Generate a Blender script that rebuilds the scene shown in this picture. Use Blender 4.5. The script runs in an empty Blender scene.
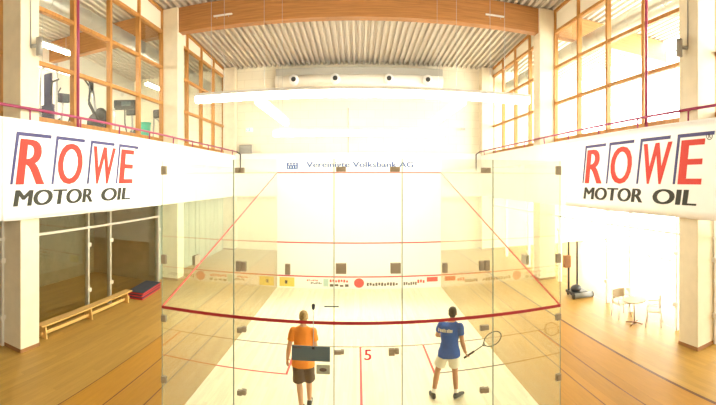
import bpy, bmesh, math, random
from mathutils import Vector, Matrix
random.seed(7)
PI = math.pi
S = bpy.context.scene
COL = S.collection

# ------------------------------------------------------------------ materials
def mat(name, col, rough=.6, metal=0., spec=.5, bump=None, var=None, emit=None):
    """principled material; var=(scale, amount, stretch) noise colour variation; bump=(scale, strength)"""
    m = bpy.data.materials.new(name); m.use_nodes = True
    n = m.node_tree.nodes; l = m.node_tree.links; b = n['Principled BSDF']
    b.inputs['Base Color'].default_value = (*col, 1); b.inputs['Roughness'].default_value = rough
    b.inputs['Metallic'].default_value = metal; b.inputs['Specular IOR Level'].default_value = spec
    if emit:
        b.inputs['Emission Color'].default_value = (*emit[0], 1); b.inputs['Emission Strength'].default_value = emit[1]
    if var or bump:
        tc = n.new('ShaderNodeTexCoord'); mp = n.new('ShaderNodeMapping'); l.new(tc.outputs['Object'], mp.inputs[0])
    if var:
        mp.inputs['Scale'].default_value = var[2] if len(var) > 2 else (1, 1, 1)
        t = n.new('ShaderNodeTexNoise'); t.inputs['Scale'].default_value = var[0]; t.inputs['Detail'].default_value = 5
        l.new(mp.outputs[0], t.inputs['Vector'])
        r = n.new('ShaderNodeValToRGB'); a = var[1]
        r.color_ramp.elements[0].position = .3; r.color_ramp.elements[1].position = .7
        r.color_ramp.elements[0].color = (*[c * (1 - a) for c in col], 1)
        r.color_ramp.elements[1].color = (*[min(1, c * (1 + a)) for c in col], 1)
        l.new(t.outputs['Fac'], r.inputs[0]); l.new(r.outputs[0], b.inputs['Base Color'])
    if bump:
        t2 = n.new('ShaderNodeTexNoise'); t2.inputs['Scale'].default_value = bump[0]; l.new(mp.outputs[0], t2.inputs['Vector'])
        bp = n.new('ShaderNodeBump'); bp.inputs['Strength'].default_value = bump[1]; bp.inputs['Distance'].default_value = .01
        l.new(t2.outputs['Fac'], bp.inputs['Height']); l.new(bp.outputs[0], b.inputs['Normal'])
    return m

def glass_mat(name, tint):
    m = bpy.data.materials.new(name); m.use_nodes = True
    n = m.node_tree.nodes; l = m.node_tree.links; n.clear()
    out = n.new('ShaderNodeOutputMaterial'); mix = n.new('ShaderNodeMixShader')
    tr = n.new('ShaderNodeBsdfTransparent'); tr.inputs[0].default_value = (*tint, 1)
    gl = n.new('ShaderNodeBsdfGlossy'); gl.inputs['Roughness'].default_value = 0; gl.inputs[0].default_value = (.97, .99, .95, 1)
    lw = n.new('ShaderNodeLayerWeight'); lw.inputs['Blend'].default_value = .5
    p = n.new('ShaderNodeMath'); p.operation = 'POWER'; p.inputs[1].default_value = 5
    q = n.new('ShaderNodeMath'); q.operation = 'MULTIPLY_ADD'; q.inputs[1].default_value = .96; q.inputs[2].default_value = .04
    l.new(lw.outputs['Facing'], p.inputs[0]); l.new(p.outputs[0], q.inputs[0]); l.new(q.outputs[0], mix.inputs[0])
    l.new(tr.outputs[0], mix.inputs[1]); l.new(gl.outputs[0], mix.inputs[2]); l.new(mix.outputs[0], out.inputs[0])
    return m

def plank_mat(name, col, plank, rough, seam=.55, lines=(), line_col=(.12, .05, .02)):
    """boards running along Y; plank=(width, length); lines: X positions of dark joints (half width)"""
    m = bpy.data.materials.new(name); m.use_nodes = True
    n = m.node_tree.nodes; l = m.node_tree.links; b = n['Principled BSDF']
    b.inputs['Roughness'].default_value = rough; b.inputs['Specular IOR Level'].default_value = .3
    tc = n.new('ShaderNodeTexCoord'); mp = n.new('ShaderNodeMapping'); mp.inputs['Rotation'].default_value = (0, 0, PI / 2)
    l.new(tc.outputs['Object'], mp.inputs[0])
    br = n.new('ShaderNodeTexBrick'); br.inputs['Scale'].default_value = 1
    br.inputs['Brick Width'].default_value = plank[1]; br.inputs['Row Height'].default_value = plank[0]
    br.inputs['Mortar Size'].default_value = .0016; br.inputs['Mortar Smooth'].default_value = .2; br.inputs['Bias'].default_value = 0
    br.inputs['Color1'].default_value = (*[c * .9 for c in col], 1); br.inputs['Color2'].default_value = (*[min(1, c * 1.08) for c in col], 1)
    br.inputs['Mortar'].default_value = (*[c * seam for c in col], 1)
    l.new(mp.outputs[0], br.inputs['Vector'])
    mp2 = n.new('ShaderNodeMapping'); mp2.inputs['Scale'].default_value = (9, .7, 1); l.new(tc.outputs['Object'], mp2.inputs[0])
    nz = n.new('ShaderNodeTexNoise'); nz.inputs['Scale'].default_value = 2.2; nz.inputs['Detail'].default_value = 6; l.new(mp2.outputs[0], nz.inputs['Vector'])
    rp = n.new('ShaderNodeValToRGB'); rp.color_ramp.elements[0].color = (.8, .78, .74, 1); rp.color_ramp.elements[1].color = (1.12, 1.1, 1.05, 1)
    l.new(nz.outputs['Fac'], rp.inputs[0])
    mx = n.new('ShaderNodeMix'); mx.data_type = 'RGBA'; mx.blend_type = 'MULTIPLY'; mx.inputs[0].default_value = 1
    l.new(br.outputs['Color'], mx.inputs[6]); l.new(rp.outputs[0], mx.inputs[7])
    last = mx.outputs[2]
    sx = n.new('ShaderNodeSeparateXYZ'); l.new(tc.outputs['Object'], sx.inputs[0])
    for x, w in lines:
        c = n.new('ShaderNodeMath'); c.operation = 'COMPARE'; c.inputs[1].default_value = x; c.inputs[2].default_value = w
        l.new(sx.outputs['X'], c.inputs[0])
        k = n.new('ShaderNodeMix'); k.data_type = 'RGBA'; k.inputs[7].default_value = (*line_col, 1)
        l.new(c.outputs[0], k.inputs[0]); l.new(last, k.inputs[6]); last = k.outputs[2]
    l.new(last, b.inputs['Base Color'])
    return m

def block_mat(name, c1, c2, mortar, bw, bh):
    m = bpy.data.materials.new(name); m.use_nodes = True
    n = m.node_tree.nodes; l = m.node_tree.links; b = n['Principled BSDF']; b.inputs['Roughness'].default_value = .85
    tc = n.new('ShaderNodeTexCoord'); mp = n.new('ShaderNodeMapping'); mp.inputs['Rotation'].default_value = (PI / 2, 0, 0)
    l.new(tc.outputs['Object'], mp.inputs[0])
    br = n.new('ShaderNodeTexBrick'); br.inputs['Scale'].default_value = 1; br.inputs['Brick Width'].default_value = bw
    br.inputs['Row Height'].default_value = bh; br.inputs['Mortar Size'].default_value = .012; br.inputs['Bias'].default_value = 0
    br.inputs['Color1'].default_value = (*c1, 1); br.inputs['Color2'].default_value = (*c2, 1); br.inputs['Mortar'].default_value = (*mortar, 1)
    l.new(mp.outputs[0], br.inputs['Vector']); l.new(br.outputs['Color'], b.inputs['Base Color'])
    return m

def emis(name, col, s):
    m = bpy.data.materials.new(name); m.use_nodes = True
    n = m.node_tree.nodes; l = m.node_tree.links; n.clear()
    o = n.new('ShaderNodeOutputMaterial'); e = n.new('ShaderNodeEmission'); e.inputs[0].default_value = (*col, 1); e.inputs[1].default_value = s
    l.new(e.outputs[0], o.inputs[0]); return m

M = dict(
    white=mat('white_panel', (.90, .90, .88), .5),
    white_gloss=mat('white_gloss', (.86, .86, .84), .3),
    parapet=mat('parapet_white', (.86, .85, .81), .6, var=(1.5, .03)),
    cream=mat('cream_concrete', (.74, .66, .50), .8, var=(3, .05), bump=(40, .2)),
    cream_panel=mat('cream_panel', (.84, .78, .64), .7),
    skirting=mat('column_skirting', (.30, .14, .05), .5),
    block=block_mat('pale_blockwork', (.86, .81, .66), (.83, .78, .63), (.74, .69, .55), 1.0, .5),
    palegreen=mat('pale_green_cladding', (.42, .47, .37), .7, var=(1.2, .12, (1, 6, .1))),
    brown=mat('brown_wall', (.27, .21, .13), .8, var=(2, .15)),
    studio=mat('studio_wall', (.70, .67, .58), .8),
    timber=mat('orange_timber', (.46, .215, .052), .5, var=(2.5, .18, (6, 6, .6))),
    glulam=mat('glulam_beam', (.38, .17, .052), .5, var=(2.2, .2, (.5, 3, 14))),
    deck=mat('steel_deck', (.54, .49, .41), .5, .0, var=(.8, .06)),
    duct=mat('galvanised_duct', (.52, .53, .50), .35, .6),
    duct_light=mat('pale_duct', (.78, .75, .66), .5),
    dark_hole=mat('dark_nozzle', (.03, .03, .03), .7),
    ceil2=mat('soffit', (.75, .70, .58), .8),
    purple=mat('purple_paint', (.36, .045, .13), .4),
    clamp=mat('bronze_clamp', (.33, .27, .18), .5, .0),
    seal=mat('glass_edge', (.24, .29, .20), .4),
    redtape=mat('dark_red_tape', (.33, .012, .02), .5),
    redline=mat('red_line', (.62, .05, .06), .5),
    red5=mat('bright_red', (.85, .05, .10), .6), outline=mat('brown_red_line', (.55, .12, .09), .5),
    seam=mat('floor_seam', (.17, .13, .10), .6),
    blue=mat('bank_blue', (.012, .075, .33), .9, spec=0),
    banner=mat('banner_vinyl', (.86, .86, .85), .45, bump=(2.5, .5)),
    rowered=mat('banner_red', (.60, .038, .022), .6, spec=.3),
    rowegrey=mat('banner_grey', (.032, .032, .024), .6, spec=.3),
    roweblue=mat('banner_blue', (.06, .055, .17), .6, spec=.3),
    black=mat('black_metal', (.022, .024, .028), .4),
    blackp=mat('black_plastic', (.03, .032, .036), .5),
    greyroll=mat('grey_roller', (.26, .27, .26), .6),
    rubber=mat('rubber_black', (.03, .03, .04), .8),
    matred=mat('mat_red', (.55, .03, .04), .6),
    matdark=mat('mat_dark', (.035, .04, .06), .7),
    benchwood=mat('bench_wood', (.66, .40, .13), .45, var=(3, .12, (8, .6, 6))),
    chrome=mat('chrome', (.45, .42, .36), .3, .6),
    plastic=mat('cream_plastic', (.52, .43, .29), .5),
    lamp=mat('lamp_grey', (.36, .35, .32), .4, .3),
    silver=mat('silver_frame', (.62, .58, .50), .4, .3),
    sign=mat('slate_sticker', (.085, .125, .14), .5),
    sticker=mat('grey_sticker', (.33, .35, .27), .6),
    yellow=mat('yellow_ad', (.85, .65, .12), .5),
    adgreen=mat('pale_teal_ad', (.45, .62, .55), .5),
    addark=mat('dark_print', (.10, .07, .06), .5),
    adred=mat('red_print', (.70, .07, .06), .5),
    green=emis('exit_green', (.25, .8, .35), .9),
    housing=mat('lamp_housing', (.72, .70, .66), .4),
    tube=emis('court_tube', (1, .93, .79), 15.), tube_side=emis('court_tube_side', (1, .93, .79), 8.5), tube_far=emis('court_tube_far', (1, .94, .82), 32.),
    studiolamp=emis('studio_tube', (1, .94, .80), 55.),
    skin=mat('skin', (.62, .33, .20), .55), skin2=mat('skin_tan', (.50, .25, .15), .55),
    orange=mat('orange_cotton', (.88, .27, .035), .8, bump=(60, .3)),
    shorts_dark=mat('charcoal_cotton', (.085, .055, .045), .8),
    bluecot=mat('blue_cotton', (.022, .10, .42), .8, bump=(60, .3)),
    shorts_white=mat('white_cotton', (.80, .76, .66), .8),
    sock=mat('sock_white', (.80, .78, .74), .9), shoe=mat('shoe_dark', (.04, .045, .05), .6), sole=mat('shoe_sole', (.5, .48, .42), .6),
    hair_blond=mat('hair_blond', (.36, .23, .10), .7, var=(30, .3)), hair_dark=mat('hair_dark', (.022, .016, .013), .6),
    eye=mat('eye_white', (.8, .8, .78), .3), iris=mat('iris', (.05, .04, .03), .3), lip=mat('lip', (.45, .17, .13), .5),
    racket=mat('racket_frame', (.10, .11, .10), .4), string=mat('racket_string', (.55, .55, .45), .5),
    teal=mat('teal_plastic', (.03, .55, .38), .5), navy=mat('navy_pad', (.03, .03, .10), .6), steel=mat('steel_tube', (.42, .42, .42), .35, .6),
    glass=glass_mat('court_glass', (.966, .982, .935)),
    pane=glass_mat('window_glass', (.97, .98, .97)),
    darkglass=glass_mat('ground_glass', (.90, .90, .84)),
    ball=mat('ball_rubber', (.02, .02, .02), .6),
    courtfloor=plank_mat('court_maple', (.88, .83, .66), (.09, 1.8), .35, .93),
    hallfloor=plank_mat('hall_parquet', (.44, .22, .027), (.65, 60), .5, .5,
        [(-5.27, .02), (-4.6, .012), (-3.95, .012), (4.35, .012), (4.95, .014), (5.93, .05)]),
    sidefloor=plank_mat('side_parquet', (.45, .27, .065), (.12, 2.4), .42, .8),
    studiofloor=mat('studio_floor', (.30, .27, .23), .6),
)

# ------------------------------------------------------------------ mesh builder
class MB:
    def __init__(s): s.bm = bmesh.new()
    def box(s, lo, hi, bev=0, mtx=None):
        c = [(a + b) / 2 for a, b in zip(lo, hi)]; d = [abs(b - a) for a, b in zip(lo, hi)]
        t = bmesh.new(); bmesh.ops.create_cube(t, size=1)
        for v in t.verts: v.co = Vector((c[0] + v.co.x * d[0], c[1] + v.co.y * d[1], c[2] + v.co.z * d[2]))
        if bev: bmesh.ops.bevel(t, geom=t.edges[:], offset=bev, segments=2, profile=.5, affect='EDGES')
        return s._add(t, mtx)
    def _add(s, t, mtx=None):
        if mtx is not None: t.transform(mtx)
        me = bpy.data.meshes.new('t'); t.to_mesh(me); t.free(); s.bm.from_mesh(me); bpy.data.meshes.remove(me); return s
    def cyl(s, p0, p1, r0, r1=None, n=16):
        p0 = Vector(p0); p1 = Vector(p1); r1 = r0 if r1 is None else r1; d = p1 - p0
        t = bmesh.new(); bmesh.ops.create_cone(t, cap_ends=True, segments=n, radius1=r0, radius2=r1, depth=d.length)
        q = Vector((0, 0, 1)).rotation_difference(d.normalized()).to_matrix().to_4x4()
        return s._add(t, Matrix.Translation((p0 + p1) / 2) @ q)
    def ball(s, c, r, n=16, mtx=None):
        t = bmesh.new(); bmesh.ops.create_uvsphere(t, u_segments=n, v_segments=max(6, n // 2), radius=1)
        r = (r, r, r) if not hasattr(r, '__len__') else r
        m = Matrix.Translation(c) @ (mtx if mtx is not None else Matrix()) @ Matrix.Diagonal((*r, 1))
        return s._add(t, m)
    def cap(s, p0, p1, r0, r1=None, n=14):
        r1 = r0 if r1 is None else r1
        s.cyl(p0, p1, r0, r1, n); s.ball(p0, r0, n); s.ball(p1, r1, n); return s
    def path(s, pts, r, n=10):
        for a, b in zip(pts, pts[1:]): s.cyl(a, b, r, n=n)
        for p in pts[1:-1]: s.ball(p, r, n)
        return s
    def loft(s, rings, n=24):
        """rings: (cx, cy, z, rx, ry)"""
        L = []
        for cx, cy, z, rx, ry in rings:
            L.append([s.bm.verts.new((cx + rx * math.cos(2 * PI * k / n), cy + ry * math.sin(2 * PI * k / n), z)) for k in range(n)])
        for a, b in zip(L, L[1:]):
            for k in range(n): s.bm.faces.new((a[k], a[(k + 1) % n], b[(k + 1) % n], b[k]))
        s.bm.faces.new(L[0][::-1]); s.bm.faces.new(L[-1]); return s
    def poly(s, pts, thick):
        """extrude polygon pts (3D, planar) by vector thick"""
        a = [s.bm.verts.new(p) for p in pts]; b = [s.bm.verts.new(Vector(p) + Vector(thick)) for p in pts]
        s.bm.faces.new(a[::-1]); s.bm.faces.new(b)
        for k in range(len(a)): s.bm.faces.new((a[k], a[(k + 1) % len(a)], b[(k + 1) % len(a)], b[k]))
        return s
    def build(s, name, m, parent=None, org=None, smooth=False):
        bmesh.ops.recalc_face_normals(s.bm, faces=s.bm.faces[:])
        if org is not None: bmesh.ops.translate(s.bm, verts=s.bm.verts[:], vec=-Vector(org))
        me = bpy.data.meshes.new(name); s.bm.to_mesh(me); s.bm.free()
        if smooth:
            for p in me.polygons: p.use_smooth = True
        me.materials.append(M[m] if isinstance(m, str) else m)
        o = bpy.data.objects.new(name, me); COL.objects.link(o)
        if parent is not None: o.parent = parent
        elif org is not None: o.location = org
        return o

def tag(o, label=None, cat=None, group=None, kind=None):
    if label: o['label'] = label
    if cat: o['category'] = cat
    if group: o['group'] = group
    if kind: o['kind'] = kind
    return o
def empty(name, loc=(0, 0, 0), rz=0):
    o = bpy.data.objects.new(name, None); COL.objects.link(o); o.location = loc; o.rotation_euler = (0, 0, rz); o.empty_display_size = .1
    return o
def box1(name, m, lo, hi, parent=None, org=None, bev=0): return MB().box(lo, hi, bev).build(name, m, parent, org)
def struct(o): o['kind'] = 'structure'; return o
def copy_tree(o, parent=None):
    c = o.copy(); COL.objects.link(c)
    if parent is not None: c.parent = parent
    for ch in list(o.children): copy_tree(ch, c)
    return c

def text_bm(body, x0, x1, z0, z1, place, shear=0., bold=0.):
    """lettering as a thin mesh: place(x, z, d) -> world point; d is height above the sheet"""
    cu = bpy.data.curves.new('t', 'FONT'); cu.body = body; cu.extrude = .5; cu.resolution_u = 4
    o = bpy.data.objects.new('t', cu); COL.objects.link(o)
    dg = bpy.context.evaluated_depsgraph_get(); me = bpy.data.meshes.new_from_object(o.evaluated_get(dg))
    bpy.data.objects.remove(o); bpy.data.curves.remove(cu)
    mb = MB()
    for i, k in enumerate((0,) if not bold else (-1, -.4, .3, 1)):      # heavier strokes: the letter set beside itself
        m2 = me.copy(); m2.transform(Matrix.Translation((k * bold, 0, i * .01))); mb.bm.from_mesh(m2); bpy.data.meshes.remove(m2)
    bpy.data.meshes.remove(me)
    vs = mb.bm.verts[:]; ax = min(v.co.x for v in vs); bx = max(v.co.x for v in vs); ay = min(v.co.y for v in vs); by = max(v.co.y for v in vs)
    for v in vs:
        tx = (v.co.x - ax) / (bx - ax); tz = (v.co.y - ay) / (by - ay)
        v.co = place(x0 + (x1 - x0) * tx + shear * tz, z0 + (z1 - z0) * tz, .004 + .05 * (v.co.z - .5) if v.co.z > 0 else -.001)
    return mb

# ------------------------------------------------------------------ dimensions
CX, CZ = -.08, 4.275
YB, YF, W = 6.03, 15.78, 3.26         # court: back glass, front wall, half width
YE, YBK = 24.05, -4.0                # end wall, wall behind the camera
XG = 8.25                            # glazed side walls
ZC = 11.2                            # lowest height of the roof deck, at the end wall
def zc(y): return 11.66 - .055 * (y - 15.7)      # underside of the deck
XO = 15.0                            # outer walls of the side halls

# ------------------------------------------------------------------ setting
hf = MB()
hf.box((-5.27, YBK, -.1), (5.95, YE, 0))
struct(hf.build('floor', 'hallfloor'))
struct(box1('floor_left', 'sidefloor', (-XO, YBK, -.1), (-5.27, YE, 0)))
struct(box1('floor_right', 'sidefloor', (5.95, YBK, -.1), (XO, YE, 0)))
cf = struct(box1('court_floor', 'courtfloor', (-W, YB, 0), (W, YF, .006)))
ln = MB(); zl = .0065
def strip(mb, x0, y0, x1, y1): mb.box((x0, y0, zl - .002), (x1, y1, zl + .0015))
strip(ln, -W, YF - 5.49 - .025, W, YF - 5.49 + .025); ln.build('short_line', 'seam', cf)
ln = MB(); strip(ln, -.02, YB, .03, YF - 5.51); ln.build('half_court_line', 'redline', cf)
for sx in (-1, 1):
    ln = MB(); y1 = YF - 5.49 - 1.6
    a, b = sorted((sx * 1.6, sx * 1.65)); strip(ln, a, y1, b, YF - 5.515)
    ln.build('service_box_line', 'redline', cf)
    ln = MB(); a, b = sorted((sx * 1.6, sx * W)); strip(ln, a, y1, b, y1 + .05)
    ln.build('service_box_line', 'redline' if sx < 0 else 'seam', cf)

# roof deck: trapezoid corrugation along Y
dk = MB(); per = .30; x = -XO; prof = []
while x < XO:
    prof += [(x, 0), (x + .12, 0), (x + .155, .16), (x + .265, .16)]; x += per
bm = dk.bm; va = [bm.verts.new((p[0], YBK, zc(YBK) + p[1])) for p in prof]; vb = [bm.verts.new((p[0], YE + .2, zc(YE + .2) + p[1])) for p in prof]
vc = [bm.verts.new((p[0], YBK, zc(YBK) + .22)) for p in prof]; vd = [bm.verts.new((p[0], YE + .2, zc(YE + .2) + .22)) for p in prof]
for i in range(len(prof) - 1):
    bm.faces.new((va[i], va[i + 1], vb[i + 1], vb[i])); bm.faces.new((vc[i], vd[i], vd[i + 1], vc[i + 1]))
struct(dk.build('ceiling', 'deck'))
for y, zb in ((15.72, 10.6), (6.95, 11.05)):
    struct(box1('ceiling_beam', 'glulam', (-XO, y - .2, zb), (XO, y + .2, zc(y + .2) - .002)))
struct(box1('wall_end', 'block', (-XO, YE, 0), (XO, YE + .2, zc(YE) + .15)))
struct(box1('wall_back', 'studio', (-XO, YBK - .2, 0), (XO, YBK, zc(YBK) + .15)))
struct(MB().poly([(-XO - .2, YBK, 0), (-XO - .2, YE, 0), (-XO - .2, YE, zc(YE)), (-XO - .2, YBK, zc(YBK))], (.2, 0, 0)).build('wall_left', 'studio'))
# ground storey left: solid pale cladding further on, dim room behind the glass nearer
pg = MB()
y = 14.95
while y < YE - .1:
    pg.box((-XG - .05, y, 0), (-XG + .03 + .02 * ((int(y * 10)) % 2), y + .27, 3.4)); y += .28
struct(pg.build('wall_left_ground', 'palegreen'))
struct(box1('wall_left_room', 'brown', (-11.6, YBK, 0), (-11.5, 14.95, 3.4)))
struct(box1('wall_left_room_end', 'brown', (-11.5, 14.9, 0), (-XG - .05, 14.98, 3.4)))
for s in (-1, 1):
    a, b = sorted((s * 7.42, s * XO)); side = 'left' if s < 0 else 'right'
    struct(box1('gallery_slab_' + side, 'ceil2', (a, YBK, 5.45), (b, YE, 5.72)))
    a, b = sorted((s * 8.3, s * XO))
    struct(box1('gallery_soffit_' + side, 'ceil2', (a, YBK, 3.36), (b, YE, 3.46)))
    a, b = sorted((s * 7.30, s * 7.42))
    struct(box1('gallery_parapet_' + side, 'parapet', (a, YBK, 3.32), (b, YE, 5.76)))
struct(box1('gallery_parapet_end', 'parapet', (-7.3, YE - .9, 3.32), (7.3, YE - .78, 5.86)))
struct(box1('gallery_slab_end', 'ceil2', (-7.3, YE - .78, 5.5), (7.3, YE, 5.72)))

# columns
for s in (-1, 1):
    for y0, y1 in ((6.65, 7.3), (15.4, 16.05), (23.45, 24.03)):
        c = MB(); a, b = sorted((s * 7.45, s * 8.2)); c.box((a, y0, 0), (b, y1, zc(y1)), .015)
        o = struct(c.build('column', 'cream'))
        k = MB(); k.box((a - .012, y0 - .012, 0), (b + .012, y1 + .012, .09)); k.build('skirting', 'skirting', o)

# upper timber windows
wn = [0]
def window_bay(s, ys, first_panels):
    wn[0] += 1
    root = struct(empty('window_%d' % wn[0], (s * XG, ys[0], 5.72)))
    org = root.location
    def X(d): return sorted((s * (XG - d[0]), s * (XG - d[1])))
    for y in ys:
        a, b = X((-.06, .12)); MB().box((a, y - .06, 5.73), (b, y + .06, zc(y + .06) - .01), .006).build('mullion', 'timber', root, org)
    for z, h in ((5.98, .09), (7.6, .06), (9.15, .06), (10.7, .06)):
        a, b = X((-.05, .10)); MB().box((a, ys[0], z - h), (b, ys[-1], z + h), .006).build('transom', 'timber', root, org)
    a, b = X((-.01, .01)); MB().box((a, ys[0], 6.0), (b, ys[-1], 10.7)).build('glazing', 'pane', root, org)
    def slope(x0, x1, dz0, dz1, name, m):
        y0, y1 = ys[0], ys[-1]; lo = (lambda y: 10.72) if dz0 is None else (lambda y: zc(y) - dz0)
        MB().poly([(x0, y0, lo(y0)), (x0, y1, lo(y1)), (x0, y1, zc(y1) - dz1), (x0, y0, zc(y0) - dz1)], (x1 - x0, 0, 0)).build(name, m, root, org)
    a, b = X((-.01, .02)); slope(a, b, None, .02, 'infill_panel', 'cream_panel')
    a, b = X((-.05, .10)); slope(a, b, .13, .012, 'transom', 'timber')
    a, b = X((-.02, .03)); MB().box((a, ys[0], 5.73), (b, ys[-1], 5.9)).build('infill_panel', 'cream_panel', root, org)
for s in (-1, 1):
    window_bay(s, [7.6 + 1.95 * k for k in range(5)], 2)
    window_bay(s, [16.2 + 1.85 * k for k in range(5)], 2)
    window_bay(s, [-1.1 + 1.95 * k for k in range(5)], 2)

# ground-floor glazed screens under the galleries
def screen(s, ys, y0, y1, gm):
    wn[0] += 1
    sm = 'silver' if s < 0 else 'white_gloss'
    root = struct(empty('window_%d' % wn[0], (s * 8.15, y0, 0)))
    org = root.location; a, b = sorted((s * 8.16, s * 8.14))
    MB().box((a, y0, .02), (b, y1, 3.4)).build('glazing', gm, root, org)
    a, b = sorted((s * 8.05, s * 8.12)); MB().box((a, y0, 2.72), (b, y1, 2.79), .01).build('rail', sm, root, org)
    for y in ys:
        a, b = sorted((s * 8.06, s * 8.2))
        MB().box((a, y - .035, 0), (b, y + .035, 3.4), .006).build('post', sm, root, org)
        for z in (.75, 2.2):
            a, b = sorted((s * 8.02, s * 8.1)); MB().box((a, y - .1, z - .06), (b, y + .1, z + .06), .01).build('clamp', sm, root, org)
screen(-1, [4.6, 6.6, 10.14, 11.37, 14.86], YBK, 14.9, 'darkglass')
screen(1, [4.6, 6.6, 8.0, 10.14, 11.4, 14.86, 18, 21], YBK, YE - .6, 'pane')

# right-hand outer facade: glazed, open to the sky
wn[0] += 1
root = struct(empty('window_%d' % wn[0], (XO, YBK, 0)))
fr = MB()
for k in range(5): fr.box((XO, YBK + k * 7, 0), (XO + .1, YBK + k * 7 + .04, zc(YBK + k * 7 + .04)))
for z in (0, 3.4, 5.45, ZC - .1): fr.box((XO, YBK, z), (XO + .1, YE, z + .05))
fr.build('frame', 'white', root, root.location)
MB().box((XO + .05, YBK, 0), (XO + .07, YE, ZC)).build('glazing', 'pane', root, root.location)

# ------------------------------------------------------------------ squash court
wf = struct(box1('wall_front', 'white', (-W, YF, 0), (W, YF + .12, 5.2)))
MB().box((-W, YF - .004, 4.55), (W, YF + .01, 4.60)).build('out_line', 'outline', wf)
MB().box((-W, YF - .004, 1.78), (W, YF + .01, 1.83)).build('cut_line', 'redline', wf)
pf = lambda x, z, d: Vector((x, YF - d, z))
text_bm('Vereinigte Volksbank AG', -2.08, 2.15, 4.72, 5.0, pf, bold=.022).build('lettering', 'blue', wf)
lg = MB(); lg.box((-2.86, YF - .004, 4.72), (-2.42, YF + .01, 4.97)); lg.build('bank_logo', 'blue', wf)
lg = MB()
for k in range(4): lg.box((-2.81 + k * .1, YF - .007, 4.75), (-2.78 + k * .1, YF - .003, 4.84))
for k in range(3): lg.box((-2.79 + k * .12, YF - .007, 4.87), (-2.72 + k * .12, YF - .003, 4.94))
lg.build('logo_mark', 'white', wf)

tin = empty('tin_board', (0, YF - .03, 0.006))
tag(tin, 'long white board at the foot of the front wall carrying adverts', 'board')
to = tin.location
MB().box((-W + .01, YF - .045, .007), (W - .01, YF - .002, .46), .004).build('panel', 'white', tin, to)
MB().box((-W + .01, YF - .05, .46), (W - .01, YF - .002, .5), .004).build('top_strip', 'redline', tin, to)
def ad(name, m, x0, x1, z0, z1, d=.002):
    MB().box((x0, YF - .046 - d, z0), (x1, YF - .044, z1)).build(name, m, tin, to)
ad('yellow_advert', 'yellow', -3.15, -2.55, .06, .42); ad('advert_emblem', 'addark', -2.93, -2.83, .17, .3, .004)
def marks(name, m, x0, x1, z0, z1, n):
    mb = MB(); w = (x1 - x0) / n
    for k in range(n): mb.box((x0 + k * w, YF - .049, z0 + (.02 if k % 3 == 1 else 0)), (x0 + (k + .7) * w, YF - .044, z1 - (.03 if k % 4 == 2 else 0)))
    mb.build(name, m, tin, to)
marks('advert_print', 'adred', -2.05, -1.6, .30, .36, 6); marks('advert_print', 'addark', -1.9, -1.45, .19, .26, 7)
ad('advert_patch', 'adgreen', -1.4, -1.2, .1, .4)
marks('advert_print', 'adred', -1.15, -.4, .27, .38, 7); marks('advert_print', 'addark', -1.15, -.35, .1, .2, 4)
em = MB(); em.cyl((0, 0, 0), (0, .004, 0), .22, n=28); o = em.build('advert_emblem', 'adred', tin); o.location = Vector((.0, YF - .05, .25)) - to; o.scale = (.9, 1, .85)
marks('advert_print', 'addark', .3, 1.55, .13, .26, 11); marks('advert_print', 'addark', 1.75, 2.3, .13, .26, 6)
marks('advert_print', 'adred', 2.3, 2.62, .2, .34, 3); ad('advert_patch', 'adred', 2.68, 3.12, .24, .42)

ZT = 4.6
def plates(mb, x, z, w, h, y=YB):
    mb.box((x - w / 2, y - .03, z - h / 2), (x + w / 2, y - .007, z + h / 2), .004)
    mb.box((x - w / 2, y + .007, z - h / 2), (x + w / 2, y + .03, z + h / 2), .004)
def back_panel(name, label, x0, x1, z0, z1, clamps, cat, edges=(0, 1)):
    g = empty(name, ((x0 + x1) / 2, YB, z0)); tag(g, label, cat); org = g.location
    MB().box((x0 + .003, YB - .006, z0), (x1 - .003, YB + .006, z1)).build('pane', 'glass', g, org)
    if 0 in edges: MB().box((x0 + .001, YB - .007, z0), (x0 + .008, YB + .007, z1)).build('edge_strip', 'seal', g, org)
    if 1 in edges: MB().box((x1 - .008, YB - .007, z0), (x1 - .001, YB + .007, z1)).build('edge_strip', 'seal', g, org)
    if z0 < 2.13 < z1:
        MB().box((x0, YB - .010, 2.105), (x1, YB - .0065, 2.155)).build('boundary_tape', 'redtape', g, org)
    for cx, cz, w, h in clamps:
        c = MB(); plates(c, cx, cz, w, h); c.cyl((cx, YB - .038, cz), (cx, YB + .038, cz), .016); c.build('clamp', 'clamp', g, org)
    return g
xs = [-W, -1.99, -.425, .60, 2.04, W]
L1 = back_panel('glass_panel', 'tall glass panel closing the back of the court at its left corner', xs[0], xs[1], .008, ZT,
    [(-W + .04, z, .09, .15 if z > 2.5 else .11) for z in (4.44, 2.94, 1.94, .91)], 'glass panel')
L2 = back_panel('glass_panel', 'tall glass panel left of the glass door with a slate grey sticker on it', xs[1], xs[2], .008, ZT,
    [(-1.93, 4.43, .07, .085), (-1.85, 4.43, .07, .085), (-1.91, 2.93, .08, .16), (-1.82, 2.93, .075, .15), (-1.89, 1.93, .075, .075), (-1.82, 1.95, .07, .08), (-1.89, .95, .075, .075), (-1.82, .97, .07, .08), (-1.13, 2.92, .075, .16)], 'glass panel')
DR = back_panel('glass_door', 'central glass door panel bearing the red number five', xs[2], xs[3], .008, ZT,
    [(-.32, 4.44, .15, .075), (.49, 4.44, .15, .075), (-.32, 2.95, .16, .155), (.50, 2.95, .155, .155), (-.37, 1.69, .1, .055), (-.30, 1.70, .05, .06), (.44, 1.69, .09, .1), (.52, 1.70, .06, .08)], 'glass door')
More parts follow.
